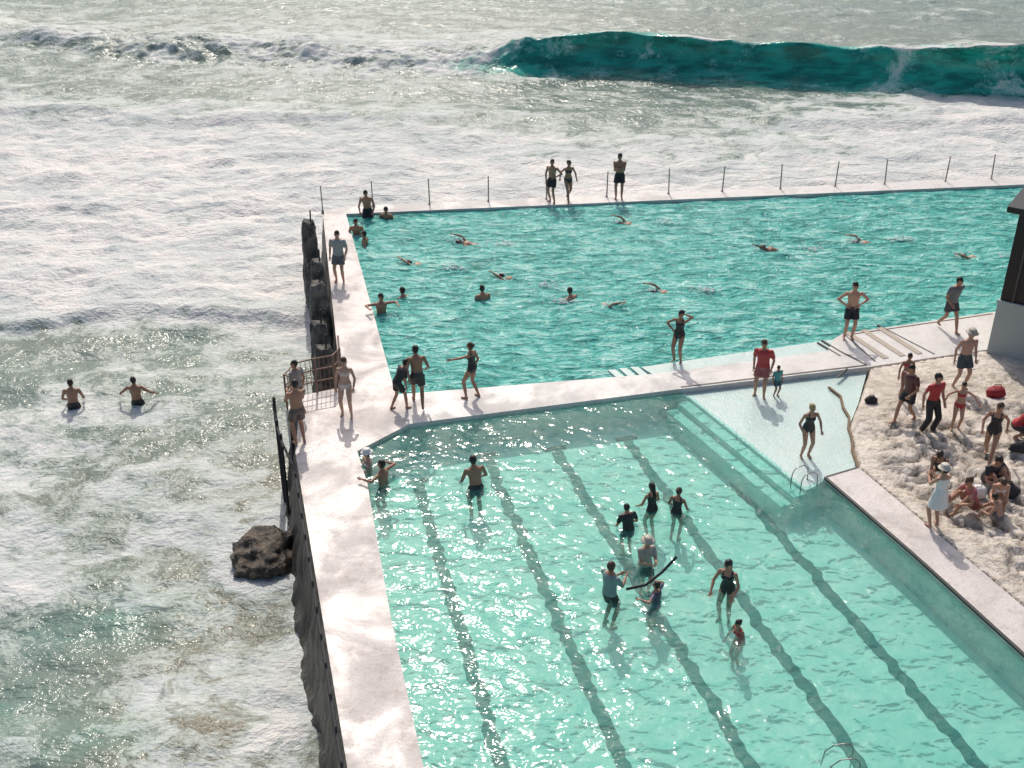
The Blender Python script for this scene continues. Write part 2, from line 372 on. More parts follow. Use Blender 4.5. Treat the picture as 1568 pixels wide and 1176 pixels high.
def handrail(loc,rot,sc,name='pool_handrail'):
    bm=bmesh.new()
    for s in (-.28,.28):
        pts=[(s,-.35,-.9),(s,-.35,.35)]+[(s,-.35+.3*(1-math.cos(a)),.35+.35*math.sin(a)) for a in np.linspace(.3,math.pi/2,5)]+[(s,.25,.68),(s,.5,.45),(s,.55,-.1)]
        tube_bm(bm,pts,.02)
    o=bm_obj(name,bm,M_metal); o.location=loc; o.rotation_euler=(0,0,rot); o.scale=(sc,sc,sc)
handrail((6.85,22.7,-.10),math.radians(-60),.58); handrail((5.75,14.3,-.35),math.radians(95),.6)

# ------------------------------------------------------------------ rocks
RPOLY=[(8.38,23.32),(8.65,25.3),(9.25,26.6),(9.98,28.3),(13.6,29.37),(32,33.45),(48,33),(48,-8),(18,-8),(15.05,6),(12.25,13.6),(10.35,18.2),(8.95,21.8)]
def rock_parts(X,Y):
    ins=inpoly(X,Y,RPOLY); d=pdist(X,Y,RPOLY); e=smooth01(d/1.0)
    wx=X+.8*fbm(X*.5,Y*.5,3,1); wy=Y+.8*fbm(X*.5+7,Y*.5,3,2)
    r=fbm(wx*.35+.25*wy,wy*.8,4,4)
    lv=r*6; fl=np.floor(lv); fr=lv-fl; ter=(fl+smooth01((fr-.75)/.25))/6
    crack=np.exp(-((fr-.78)/.10)**2)+.8*np.exp(-(fbm(wx*.5,wy*.35,3,6)/.022)**2)
    h=-.03+e*(.17+.50*ter+.10*r+.07*fbm(X*2.5,Y*2.5,3,1)-.07*np.clip(crack,0,1))
    h=h+smooth01((X-16)/14)*2.5
    pad=smooth01((Y-(24.8+.25*(X-10)))/1.5); h=h*(1-.75*pad)+pad*.02*e
    return np.where(ins,h,-.25),np.clip(crack,0,1)*(1-.65*pad)*e,ins
def rock_h(X,Y): return rock_parts(X,Y)[0]
x=np.concatenate([np.arange(7.8,15,.06),np.arange(15,48,.2)]); y=np.arange(-8,34,.08); X,Y=np.meshgrid(x,y)
RH,RC,RI=rock_parts(X,Y)
grid_obj('sandstone_rocks',X,Y,RH,M_rock,RI,{'cavity':RC})
def rz(x,y): return max(0.0,float(rock_h(np.array([x]),np.array([y]))[0]))
bm=bmesh.new(); bmesh.ops.create_icosphere(bm,subdivisions=5,radius=1)
for v in bm.verts:
    c=v.co.copy(); f_=1+.34*mnoise.noise(c*1.1+Vector((4,2,1)))+.20*mnoise.noise(c*3.1)+.10*mnoise.noise(c*8)+.05*mnoise.noise(c*19)
    v.co=Vector((c.x*.82*f_-6.0,c.y*.9*f_+22.9,c.z*.55*f_-2.3))
bm_obj('boulder',bm,M_boulder,smooth=True)

# ------------------------------------------------------------------ building
bl=empty('clubhouse_building',(13.5,29.2,0)); d=Vector((.83,-.55,0)).normalized(); e=Vector((d.y*-1,d.x,0))
def boxp(name,a0,a1,b0,b1,z0,z1,mat):
    bm=bmesh.new(); P=[(a0,b0),(a1,b0),(a1,b1),(a0,b1)]; v=[bm.verts.new(d*a+e*b+Vector((0,0,z))) for z in (z0,z1) for a,b in P]
    for f in ((3,2,1,0),(4,5,6,7),(0,1,5,4),(1,2,6,5),(2,3,7,6),(3,0,4,7)): bm.faces.new([v[i] for i in f])
    bmesh.ops.recalc_face_normals(bm,faces=bm.faces); bmesh.ops.bevel(bm,geom=bm.edges[:],offset=.012,segments=1,affect='EDGES')
    return bm_obj(name,bm,mat,bl)
boxp('lower_wall',0,7,0,5,-.5,1.65,M_blight)
boxp('upper_cladding',.04,7,.04,5,1.653,4.25,M_bdark)
boxp('roof_slab',-.25,7.2,-.25,5.2,4.253,4.42,M_bdark)
for i in range(9): boxp('cladding_batten',.35+.75*i,.41+.75*i,.0,.037,1.66,4.24,M_roof)
boxp('window_sill',-.03,7,-.04,-.003,1.58,1.66,M_blight)

# ------------------------------------------------------------------ sea
rowsF=[(5,[-12,-8,-4.6],[.25,.3,.4]),
(16,[-10,-7.3,-4.6],[.30,.42,.54]),(18,[-11,-8,-5],[.18,.34,.54]),(20.4,[-11.7,-8.5,-5.4],[.34,.18,.50]),(23.2,[-12.8,-9.3,-6],[.62,.56,.44]),
(27.3,[-14.3,-10.4,-6.7],[.62,.42,.34]),(31,[-15.8,-11.5,-7.3],[.24,.40,.38]),(34.5,[-17.3,-12.6,-8.2],[.16,.30,.46]),(36.2,[-17.7,-12.9,-8.2],[.94,.88,.76]),(38,[-19,-14,-8.6],[1.05,1.0,.90]),
(41.2,[-19.7,-14.3,-9.1,8],[1.1,.98,1.02,.8]),(48.4,[-22,-16,-10,.5,9,22],[1.18,1.1,1.18,1.18,1.1,1.05]),(53,[-24,-17,-11,.5,10,24],[1.18,1.1,1.1,1.0,.74,1.0]),
(58,[-26,-19,-12,.5,6,10.6,18,26],[1.05,1.0,.9,.54,.28,.42,.82,1.05]),(61,[-28,-20,-13,.6,6,11,18,28],[.82,.60,.52,.30,.2,.26,.60,1.12]),(64,[-28,-20,-13,.6,11,20,28,36],[.36,.28,.28,.24,.16,.26,1.1,1.2]),
(66.5,[-30,-21,-14,.6,12,22,30],[.26,.22,.26,.22,.10,.12,.8]),(73,[-32,-23,-15,.7,4,12,30],[.28,.25,.48,.54,.36,.12,.12]),
(77,[-34,-24,-15,.7,4,12,30],[.34,.36,.62,.66,.4,.1,.12]),(82,[-35,-25,-16,.7,14,35],[.44,.36,.40,.22,.1,.14]),(92,[-40,40],[.2,.14]),(110,[-40,40],[.12,.12]),(400,[-40,40],[.08,.08])]
def foamF(X,Y):
    Xw=X+2.2*fbm(X*.18,Y*.2,3,1); Yw=Y+(1.3*fbm(X*.25+9,Y*.3,4,2))*smooth01((Y-20)/10)
    ry=np.array([r[0] for r in rowsF]); V=[np.interp(Xw,r[1],r[2]) for r in rowsF]
    k=np.clip(np.searchsorted(ry,Yw)-1,0,len(ry)-2); out=np.zeros(X.shape)
    for i in range(len(ry)-1):
        m=k==i
        if m.any():
            tt=np.clip((Yw[m]-ry[i])/(ry[i+1]-ry[i]),0,1); out[m]=V[i][m]*(1-tt)+V[i+1][m]*tt
    return out
xs=np.concatenate([-np.geomspace(3000,48,26)[:-1],np.arange(-48,-26,.4),np.arange(-26,-2,.14),np.arange(-2,44,.2),np.geomspace(44,3000,26)])
ys=np.concatenate([-np.geomspace(3000,6,20)[:-1],np.arange(-6,12,.8),np.arange(12,48,.14),np.arange(48,64,.2),np.arange(64,80,.1),np.arange(80,104,.3),np.geomspace(104,4000,34)])
X,Y=np.meshgrid(xs,ys)
F=foamF(X,Y)
near=(np.abs(X)<60)&(Y>-10)&(Y<130)
Z=-2.3+.22*fbm(X*.12,Y*.30,3,0)+.12*fbm(X*.5,Y*.9,3,2)+.05*fbm(X*1.8,Y*2.4,2,4)
Z+=np.clip(F-.3,0,.7)*(.42*fbm(X*.35,Y*.55,3,5)+.15*fbm(X*1.7,Y*2.2,3,6))
w1=36+.9*np.sin(X*.35)+1.6*fbm(X*.25,Y*0+3,3,1); q=Y-w1; Z+=.32*smooth01((q+.2)/.7)*np.exp(-np.clip(q,0,50)/5)*smooth01((-6-X)/2)
w2=59.5-.03*X+1.5*fbm(X*.12,Y*0+8,2,3); q=Y-w2; Z+=.35*smooth01((q+.6)/1.2)*np.exp(-np.clip(q,0,50)/4)*(1-.8*np.exp(-((X-4)/8)**2))
w3=46.5+.05*X+1.8*fbm(X*.15,Y*0+5,3,4); q=Y-w3; Z+=.2*smooth01((q+.5)/1.0)*np.exp(-np.clip(q,0,50)/3)*smooth01((-7-X)/2); F-=.28*np.exp(-((q+.9)/.7)**2)*(X<-6)*(.5+fbm(X*.3,Y*.3,2,6))
yc=72.0-.19*X+1.0*np.sin(X*.10)+1.3*fbm(X*.13,Y*0,3,2); q=Y-yc
A=2.25*smooth01((X+5)/11)*(1+.12*np.sin(X*.22+1)+.22*fbm(X*.3,Y*0+2,3,6))+.6*smooth01((6-X)/12)*(1+.8*fbm(X*.3,Y*0+7,3,5))
front=smooth01((q+2.6)/2.6)**1.35; back=np.exp(-(np.clip(q,0,99)/4.5)**2)
Z+=A*np.where(q<0,front,back)
Z-=.25*np.exp(-((q+4)/2.0)**2)*smooth01(X/8)
onface=smooth01((q+2.8)/1.0)*smooth01((.8-q)/.6)*smooth01((X+1)/7)
Z+=onface*(.20*fbm(X*.35+q*.4,q*1.4,3,3)+.06*fbm(X*1.5,q*4,2,1))
broken=np.exp(-(q/3.5)**2)*smooth01((7-X)/6)
Z+=broken*(.40*fbm(X*.8,Y*1.0,4,1)+.18*fbm(X*2.4,Y*2.6,3,3)); F+=broken*(.12+.45*fbm(X*.8,Y*1.0,3,5))
hw=A*np.where(q<0,front,back)
Ys=Y-1.0*(np.clip(hw,0,3)/2.1)**3*smooth01((3-np.abs(q))/2)
teal=smooth01((q+3.3)/1.4)*smooth01((.7+.8*fbm(X*.5,Y*0+1,3,4)-q)/.7)*smooth01((X+7+4*fbm(X*.3,Y*.6,3,7))/9)
lip=np.exp(-((q-.25)/.28)**2)*smooth01((X+4)/6)
F=F*(1-.8*teal*smooth01((X+3)/6))+1.1*lip*np.clip(.34+1.8*fbm(X*.35,Y*.2,3,3),0,1)
F+=teal*(.34*np.exp(-((X-23.0-q*.8)/.8)**2)+.50*np.clip(fbm(X*.22,q*1.3+4,4,1),0,1)+.40*smooth01((-1.4-q)/1.2)*np.clip(.5+fbm(X*.3,q,3,2),0,1)*.8)
F+=.30*np.exp(-((q+4.2)/.9)**2)*smooth01((X-2)/5)*np.clip(.5+1.3*fbm(X*.3,Y*.5,3,2),0,1)
teal2=.75*np.exp(-(((X+8.8)/2.2)**2+((Y-20.6)/.9)**2))+.6*np.exp(-(((X+11)/2.0)**2+((Y-18)/1.1)**2))+.5*np.exp(-(((X+8.5)/1.5)**2+((Y-16.6)/.8)**2))
teal2=teal2*np.clip(.8+1.2*fbm(X*.5,Y*.8,3,5),0,1.3)
F-=.12*np.clip(teal2,0,1)
F+=.55*np.exp(-((np.hypot((X+6.0)/1.15,(Y-22.9)/1.2)-1)/.3)**2)
F+=.30*np.exp(-((X-outer_x(np.clip(Y,6,40))+1.0)/.7)**2)*(Y<40)*(Y>8)*np.clip(.6+1.2*fbm(X*.4,Y*.35,3,3),0,1)
teal=np.clip(teal+teal2*.40+.08*smooth01((Y-84)/8),0,1)
murk=np.clip(.9*np.exp(-((X+6.2)/2.0)**2)*smooth01((30-Y)/6)+.4*fbm(X*.2,Y*.2,3,2)*(Y<36)+.15*(Y<36),0,1)
Z=np.where(near,Z,-2.3+.1*fbm(X*.1,Y*.1,2)*(np.hypot(X,Y)<400))
FOOT=[(-1.0+.35,3),(-1.6+.35,9),(-2.8+.35,14),(-5.3+.35,23.9),(-5.4+.35,26.6),(-4.5+.3,27.3),(-6.8+.3,40.0),(-.9,41.3),(20,43.8),(47,46),(47,-7),(17,-7)]
ins=inpoly(X,Y,FOOT); Z=np.where(ins,-3.6,Z)
grid_obj('sea',X,np.where(ins,Y,Ys),Z,M_sea,None,{'foam':F,'teal':teal,'murk':murk})

# ------------------------------------------------------------------ people
def loft(bm,rings,n=12):
    R=[]
    for c,ax,ay in rings: R.append([bm.verts.new(c+ax*math.cos(k/n*math.tau)+ay*math.sin(k/n*math.tau)) for k in range(n)])
    for i in range(len(R)-1):
        for k in range(n): bm.faces.new((R[i][k],R[i][(k+1)%n],R[i+1][(k+1)%n],R[i+1][k]))
    bm.faces.new(R[0][::-1]); bm.faces.new(R[-1])
def limb(bm,a,b,ra,rb,mid=None,n=10):
    d=(b-a); L=d.length; d=d.normalized(); u=d.orthogonal().normalized(); w=d.cross(u)
    seq=[(-.92*ra,ra*.35),(-.6*ra,ra*.8),(0,ra)]+([(L*.4,mid)] if mid else [])+[(L,rb),(L+.6*rb,rb*.8),(L+.92*rb,rb*.35)]
    loft(bm,[(a+d*s,u*r,w*r) for s,r in seq],n)
def ell(bm,c,rx,ry,rz,R=None,sub=2):
    r=bmesh.ops.create_icosphere(bm,subdivisions=sub,radius=1)
    for v in r['verts']:
        q=Vector((v.co.x*rx,v.co.y*ry,v.co.z*rz)); v.co=c+((R@q) if R else q)
def ik(a,c,l1,l2,hint):
    d=c-a; L=d.length
    if L>(l1+l2)*.995: c=a+d.normalized()*(l1+l2)*.995; d=c-a; L=d.length
    k=(l1*l1-l2*l2+L*L)/(2*L); h=math.sqrt(max(0,l1*l1-k*k)); dn=d.normalized(); hn=hint-dn*hint.dot(dn); hn.normalize()
    return a+dn*k+hn*h,c
POSES={
'stand':dict(),
'relax':dict(LA=(-.11,.03),RA=(.13,-.06),LW=(-.22,.12,-.05),RW=(.25,-.02,-.1),yaw=20),
'hips':dict(LW=(-.20,.05,.10),RW=(.20,.05,.10),AH=(1,-.35,0)),
'onehip':dict(LW=(-.20,.05,.10),RW=(.24,.05,-.1),AH=(1,-.35,0),LA=(-.13,.05),RA=(.10,-.05)),
'crossed':dict(LW=(.08,.20,.22),RW=(-.08,.22,.25),AH=(.8,.1,-.6)),
'walk':dict(LA=(-.08,.30),RA=(.08,-.30),RAz=.15,LW=(-.24,-.20,-.05),RW=(.24,.24,.02),lean=6),
'walk2':dict(LA=(-.08,-.26),RA=(.08,.28),LAz=.14,LW=(-.23,.26,.05),RW=(.24,-.2,-.04),lean=5),
'stoop':dict(LA=(-.08,-.2),RA=(.10,.22),LW=(-.15,.30,.0),RW=(.18,.25,-.1),lean=26,pit=14),
'wade':dict(LW=(-.50,.15,.12),RW=(.50,.15,.12)),
'wadein':dict(LW=(-.24,.28,.04),RW=(.24,.28,.04),lean=8),
'hold':dict(LW=(-.08,.36,.26),RW=(.08,.36,.26),AH=(.4,-.2,-1)),
'point':dict(LW=(-.66,.20,.50),RW=(.22,.05,-.06),LA=(-.16,.1),RA=(.12,-.12),yaw=25),
'headtouch':dict(LW=(-.10,.05,.66),RW=(.20,.05,.08),AH=(1,0,0)),
'sit':dict(pz=.13,LA=(-.16,.52),RA=(.14,.60),LW=(-.20,.40,.26),RW=(.18,.42,.26),lean=18,KH=(0,.2,1),pit=15),
'crouch':dict(pz=.36,LA=(-.14,.12),RA=(.14,.05),LW=(-.10,.42,.05),RW=(.12,.45,.05),lean=32,KH=(0,1,.4),pit=20),
'swim':dict(LW=(-.15,-.10,.96),RW=(.26,.12,-.05),LA=(-.08,-.10),RA=(.08,.12),pit=-12),
'swim2':dict(LW=(-.24,.15,-.02),RW=(.20,-.14,.90),LA=(-.08,.10),RA=(.08,-.12),yaw=50,pit=-5),
'edge':dict(LW=(-.45,.25,.40),RW=(.45,.25,.40)),
}
SK={'t':(.36,.19,.12),'p':(.55,.34,.25),'d':(.20,.10,.06),'m':(.44,.25,.17)}
HR={'b':(.015,.011,.009),'br':(.06,.032,.018),'bl':(.38,.27,.14),'g':(.3,.29,.28)}
CNT=[0]
def person(name,x,y,z,heading,pose='stand',h=1.72,sex='m',fit='trunks',c1=(.02,.02,.03),c2=(.5,.5,.5),skin='t',hair='b',longhair=False,hat=None,prone=False):
    P=POSES[pose]; CNT[0]+=1; rnd=random.Random(CNT[0]*13+1)
    V_=Vector; fem=sex=='f'
    pz=P.get('pz',.93)
    ln=math.radians(P.get('lean',0)+rnd.uniform(-2,3)); sd=rnd.uniform(-.05,.05)
    U=V_((sd,math.sin(ln),math.cos(ln))).normalized(); Rt=V_((1,0,-sd)).normalized(); Fw=U.cross(Rt).normalized()
    pel=V_((0,0,pz)); T=lambda a,b,c: pel+Rt*a+Fw*b+U*c
    sw=.165 if fem else .19
    bm=bmesh.new()
    tee=fit in('tee','shirt','dress'); tp=.018 if tee else 0
    if fem: prof=[(-.12,.09,.07),(-.07,.15,.11),(.0,.172,.125),(.07,.15,.105),(.16,.118,.088),(.25,.128,.095),(.34,.145,.105),(.42,.145,.09),(.465,.10,.065),(.50,.05,.05)]
    else: prof=[(-.12,.09,.08),(-.07,.145,.11),(.0,.158,.115),(.08,.145,.105),(.17,.142,.10),(.27,.158,.108),(.35,.175,.115),(.42,.175,.10),(.465,.115,.072),(.50,.055,.052)]
    loft(bm,[(T(0,-.01 if s<.1 else 0,s),Rt*(a+tp),Fw*(b+tp)) for s,a,b in prof],16)
    if fem:
        for s in (-1,1): ell(bm,T(.062*s,.085,.315),.056,.05,.055)
    segs=[('torso',T(0,0,-.05),T(0,0,.44),.15)]
    yaw=math.radians(P.get('yaw',0)+rnd.uniform(-22,22)); pit=math.radians(P.get('pit',6))
    hc=T(0,.015,.635); HR_=Matrix((Rt,Fw,U)).transposed()@Matrix.Rotation(yaw,3,'Z')@Matrix.Rotation(-pit,3,'X')
    limb(bm,T(0,0,.45),hc+V_((0,0,-.05)),.054,.05)
    ell(bm,hc,.076,.094,.112,HR_,3); ell(bm,hc+HR_@V_((0,.035,-.06)),.052,.055,.05,HR_)
    segs.append(('neck',T(0,0,.46),T(0,0,.54),.055))
    hairseg=[]
    if longhair:
        a=hc+HR_@V_((0,-.06,.02)); b=T(0,-.11,.34); limb(bm,a,b,.075,.05); hairseg.append(('hair',a,b,.07))
    elif fem:
        a=hc+HR_@V_((0,-.10,.03)); ell(bm,a,.045,.045,.045); hairseg.append(('hair',a,a+V_((0,0,.001)),.05))
    ell(bm,hc+HR_@V_((0,-.018,.022)),.083,.095,.105,HR_,3)
    hands=[];AH=V_(P.get('AH',(.5,-1,0)));KH=V_(P.get('KH',(0,1,0)))
    for s,ak,wk,az in ((-1,'LA','LW','LAz'),(1,'RA','RW','RAz')):
        an=P.get(ak,(.10*s,.0)); ank=V_((an[0],an[1],P.get(az,.085))); hip=T(.088*s,0,-.04)
        kh=V_((KH.x+.12*s,KH.y,KH.z)); kn,ank=ik(hip,ank,.43,.43,kh)
        thr=.088 if fem else .084
        limb(bm,hip,kn,thr,.054,mid=thr*.9); limb(bm,kn,ank,.053,.036,mid=.053)
        if prone: limb(bm,ank+V_((0,0,-.02)),ank+V_((0,.05,-.15)),.036,.025)
        else: limb(bm,V_((ank.x,ank.y-.03,ank.z-.045)),V_((ank.x+.03*s,ank.y+.13,ank.z-.058)),.036,.025)
        segs+= [('thigh',hip,kn,.08),('calf',kn,ank,.05),('calf',ank,ank+V_((0,.12,-.06)),.04)]
        if fit in('trunks','tee','shirt') :
            e=hip+(kn-hip)*.66; dd=(e-hip); u=dd.orthogonal().normalized(); w=dd.cross(u).normalized()
            loft(bm,[(hip-dd*.15,u*.07,w*.07),(hip,u*.10,w*.10),(hip+dd*.5,u*.102,w*.102),(e,u*.108,w*.108)],14)
        if fit=='trousers':
            limb(bm,hip,kn,.10,.08); limb(bm,kn,kn+(ank-kn)*.92,.078,.07)
        sh=T(sw*s,0,.415); wr=P.get(wk,(.24*s,.05,-.10)); wr=T(wr[0]+rnd.uniform(-.02,.02),wr[1]+rnd.uniform(-.03,.03),wr[2]); ah=(Rt*AH.x*s+Fw*AH.y+U*AH.z)
        el,wr=ik(sh,wr,.285,.25,ah)
        limb(bm,sh,el,.052 if not fem else .043,.036); limb(bm,el,wr,.038,.026,mid=.037)
        segs+= [('uarm',sh,el,.045),('farm',el,wr,.035)]
        if tee and fit!='dress':
            e=sh+(el-sh)*.62; limb(bm,sh,e,.066,.062)
        fd=(wr-el).normalized(); side=fd.cross(Fw)
        if side.length<.2: side=fd.cross(U)
        side.normalize(); pn=fd.cross(side).normalized(); hands.append((wr,fd,side,pn,s))
        Rm=Matrix((side,pn,fd)).transposed(); ell(bm,wr+fd*.045,.040,.017,.052,Rm); segs.append(('hand',wr,wr+fd*.16,.04))
    if fit=='dress':
        loft(bm,[(T(0,0,.1),Rt*.15,Fw*.12),(T(0,0,-.02),Rt*.19,Fw*.15),(T(0,0,-.22),Rt*.23,Fw*.19),(T(0,0,-.36),Rt*.25,Fw*.21)],16)
    me=bpy.data.meshes.new('tmp'); bm.to_mesh(me); bm.free(); ob=bpy.data.objects.new('tmp',me); COL.objects.link(ob)
    md=ob.modifiers.new('r','REMESH'); md.mode='VOXEL'; md.voxel_size=.0155; md.use_smooth_shade=True
    sm=ob.modifiers.new('s','SMOOTH'); sm.factor=.5; sm.iterations=2
    dg=bpy.context.evaluated_depsgraph_get(); m2=bpy.data.meshes.new_from_object(ob.evaluated_get(dg)); bpy.data.objects.remove(ob)
    nv=len(m2.vertices); co=np.zeros(nv*3,np.float32); m2.vertices.foreach_get('co',co); co=co.reshape(-1,3)
    best=np.full(nv,1e9); lab=np.zeros(nv,int); tt_=np.zeros(nv); allseg=segs+hairseg
    for i,(nm,a,b,r) in enumerate(allseg):
        a=np.array(a);b=np.array(b); d_=b-a; L2=max(1e-9,(d_*d_).sum()); tt=np.clip(((co-a)@d_)/L2,0,1); ds=np.linalg.norm(co-a-tt[:,None]*d_,axis=1)/r
        m=ds<best; best[m]=ds[m]; lab[m]=i; tt_[m]=tt[m]
    names=np.array([s[0] for s in allseg])[lab]
    hcn=np.array(hc); hl=(co-hcn)@np.array(HR_); rel=co-np.array(pel); hgt=rel@np.array(U)
    skc=np.array(SK[skin])*rnd.uniform(.8,1.2); hrc=np.array(HR[hair]); col=np.tile(skc,(nv,1))
    inhead=(np.linalg.norm(hl/np.array([.1,.12,.135]),axis=1)<1)
    C1=np.array(c1);C2=np.array(c2)
    tor=names=='torso'; th=names=='thigh'; ua=names=='uarm'
    if fit=='trunks': col[(tor&(hgt<.065))|(th&(tt_<.68))]=C1
    elif fit=='onepiece': col[(tor&(hgt<.37))|(th&(tt_<.06))|(tor&(hgt<.47)&(np.abs(np.abs(rel[:,0])-.09)<.018))]=C1
    elif fit=='bikini': col[(tor&(hgt<.03))|(th&(tt_<.06))]=C1; col[tor&(hgt>.265)&(hgt<.365)]=C2
    elif fit in('tee','shirt'):
        col[(tor&(hgt<.03))|(th&(tt_<.68))]=C2; col[(tor&(hgt>=-.02)&(hgt<.475))|(ua&(tt_<.66))]=C1
    elif fit=='dress': col[tor&(hgt<.42)]=C1; col[(th&(tt_<.95)&(hgt>-.37))]=C1
    elif fit=='trousers': col[(tor&(hgt<.04))|th|((names=='calf')&(tt_<.92)&(co[:,2]>.1))]=C1; col[(tor&(hgt>=.04)&(hgt<.475))|(ua&(tt_<.5))]=C2
    hm=inhead&((hl[:,2]>.045)|((hl[:,1]<.005)&(hl[:,2]>-.075))); col[hm]=hrc; col[names=='hair']=hrc
    bm=bmesh.new(); bm.from_mesh(m2); cl=[tuple(c) for c in col]
    def addpart(fn,c):
        n0=len(bm.verts); fn(); k=len(bm.verts)-n0; cl.extend([tuple(c)]*k)
    for wr,fd,side,pn,s in hands:
        for i,(o,L) in enumerate(((-.028,.066),(-.010,.078),(.009,.073),(.027,.058))):
            a=wr+fd*.075+side*o; b=a+fd*L*.5+side*o*.25-pn*.004; c=b+fd*L*.4-pn*.022
            addpart(lambda:tube_bm(bm,[a,b,c],[.0095,.009,.007],5),skc)
        a=wr+fd*.03-side*.03; b=a-side*.028+fd*.03; c=b+fd*.03-pn*.008
        addpart(lambda:tube_bm(bm,[a,b,c],[.012,.011,.008],5),skc)
    addpart(lambda:ell(bm,hc+HR_@V_((0,.094,-.012)),.013,.02,.024,HR_,1),skc)
    for s in (-1,1):
        addpart(lambda:ell(bm,hc+HR_@V_((.080*s,0,-.005)),.012,.022,.032,HR_,1),skc)
        addpart(lambda:ell(bm,hc+HR_@V_((.031*s,.084,.012)),.013,.01,.009,HR_,1),(.02,.015,.012))
        addpart(lambda:ell(bm,hc+HR_@V_((.031*s,.084,.032)),.020,.01,.005,HR_,1),hrc)
    addpart(lambda:ell(bm,hc+HR_@V_((0,.084,-.056)),.024,.009,.007,HR_,1),(.25,.07,.06))
    if hat:
        R2=HR_
        addpart(lambda:loft(bm,[(hc+R2@V_((0,0,.045)),R2@V_((.16,0,0)),R2@V_((0,.17,0))),(hc+R2@V_((0,0,.06)),R2@V_((.14,0,0)),R2@V_((0,.15,0))),(hc+R2@V_((0,0,.066)),R2@V_((.10,0,0)),R2@V_((0,.115,0))),(hc+R2@V_((0,0,.13)),R2@V_((.09,0,0)),R2@V_((0,.105,0))),(hc+R2@V_((0,0,.155)),R2@V_((.06,0,0)),R2@V_((0,.07,0)))],16),hat)
    bm.to_mesh(m2); bm.free()
    ca=m2.color_attributes.new('Col','FLOAT_COLOR','POINT'); arr=np.ones((len(m2.vertices),4),np.float32); arr[:,:3]=np.array(cl); ca.data.foreach_set('color',arr.ravel())
    m2.materials.clear(); m2.materials.append(M_person); m2.polygons.foreach_set('use_smooth',[True]*len(m2.polygons)); m2.name=name
    o=bpy.data.objects.new(name,m2); COL.objects.link(o); k=h/1.72; o.scale=(k,k,k); o.location=(x,y,z)
    o.rotation_euler=(-math.radians(76) if prone else 0,0,math.radians(heading))
    return o
BK=(.015,.015,.02); RD=(.42,.03,.035); WH=(.7,.69,.67); GY=(.3,.31,.31); TL=(.05,.25,.25)
m,w='man_in_swim_shorts','woman_in_swimsuit'
person(m,1.5,41.45,0,150,'onehip',1.7,'m',c1=BK,skin='t'); person(w,2.1,41.5,0,200,'walk2',1.68,'f','bikini',BK,BK,'t','br'); person(m,4.05,41.8,0,170,'crossed',1.82,'m',c1=BK,skin='t')
person(m,-5.3,40.2,-.75,180,'wadein',1.75,'m',c1=BK,skin='t')
person('man_in_tee_shirt',-5.52,34.1,0,175,'relax',1.8,'m','tee',GY,(.12,.12,.13),'m')
person(w,-4.25,25.7,0,178,'relax',1.74,'f','bikini',(.6,.5,.45),(.6,.5,.45),'p','br',True)
person('boy_in_rash_vest',-2.95,26.05,0,-60,'stoop',1.5,'m','tee',BK,BK,'t','b')
person(m,-2.45,26.2,0,10,'walk',1.78,'m',c1=(.03,.035,.04),skin='t')
person(w,-1.05,26.65,0,60,'point',1.68,'f','onepiece',BK,BK,'t','br')
person('man_at_railing',-5.25,24.35,0,30,'hold',1.85,'m','trunks',(.10,.08,.07),skin='t')
person('man_at_railing',-5.50,25.8,0,60,'relax',1.6,'m','tee',(.25,.22,.2),(.1,.1,.1),'t')
person(w,4.65,28.75,-.05,150,'headtouch',1.66,'f','onepiece',BK,BK,'t','b')
person('man_in_red_shirt',6.65,27.0,-.16,160,'relax',1.75,'m','tee',RD,(.35,.1,.1),'t','br')
person('child_in_rash_vest',7.08,27.0,-.16,200,'stand',.95,'m','tee',TL,(.03,.1,.12),'t','b')
person(m,9.78,30.1,0,175,'hips',1.85,'m',c1=BK,skin='m')
person('man_in_tee_shirt',12.85,30.65,0,200,'walk',1.78,'m','tee',(.13,.14,.15),(.05,.05,.06),'t')
person('man_in_bucket_hat',12.0,27.1,rz(12,27.1),190,'relax',1.8,'m','trunks',(.05,.07,.08),skin='p',hat=(.4,.36,.3))
RK=[('woman_in_red_top',10.3,26.5,180,'stand',1.35,'f','bikini',dict(c1=RD,c2=RD)),
('man_in_red_shirt',10.45,24.85,200,'relax',1.78,'m','trousers',dict(c1=BK,c2=RD)),
('man_in_dark_shorts',10.0,25.3,120,'walk2',1.7,'m','tee',dict(c1=(.1,.03,.03),c2=BK)),
('girl_in_red_bikini',11.1,24.8,170,'wade',1.38,'f','bikini',dict(c1=RD,c2=RD,skin='m')),
('woman_in_black_swimsuit',11.4,23.35,150,'walk',1.72,'f','onepiece',dict(c1=BK,hair='br',longhair=True)),
('woman_in_red_top',12.45,24.4,230,'crouch',1.7,'f','tee',dict(c1=RD,c2=BK)),
('seated_woman',10.05,22.75,150,'crouch',1.7,'f','onepiece',dict(c1=BK,longhair=True)),
('woman_in_white_cover_up',9.35,20.9,20,'hold',1.66,'f','dress',dict(c1=WH,skin='m',hat=(.5,.46,.4))),
('seated_woman',10.45,21.6,100,'sit',1.7,'f','tee',dict(c1=(.35,.1,.1),c2=(.2,.05,.05),hair='br')),
('seated_child',10.9,21.15,60,'sit',1.35,'m','trunks',dict(c1=(.1,.1,.12),skin='m')),
('seated_man',11.15,22.6,200,'sit',1.75,'m','tee',dict(c1=BK,c2=BK)),
('seated_woman',11.0,21.7,170,'crouch',1.6,'f','bikini',dict(c1=WH,c2=WH,skin='m',hair='br'))]
for nm,x,y,hd,ps,hh,sx,ft,kw in RK: person(nm,x,y,rz(x,y),hd,ps,hh,sx,ft,**kw)
person(w,7.2,24.0,-.16,190,'wadein',1.6,'f','onepiece',BK,skin='m',hair='bl')
fz=ZF
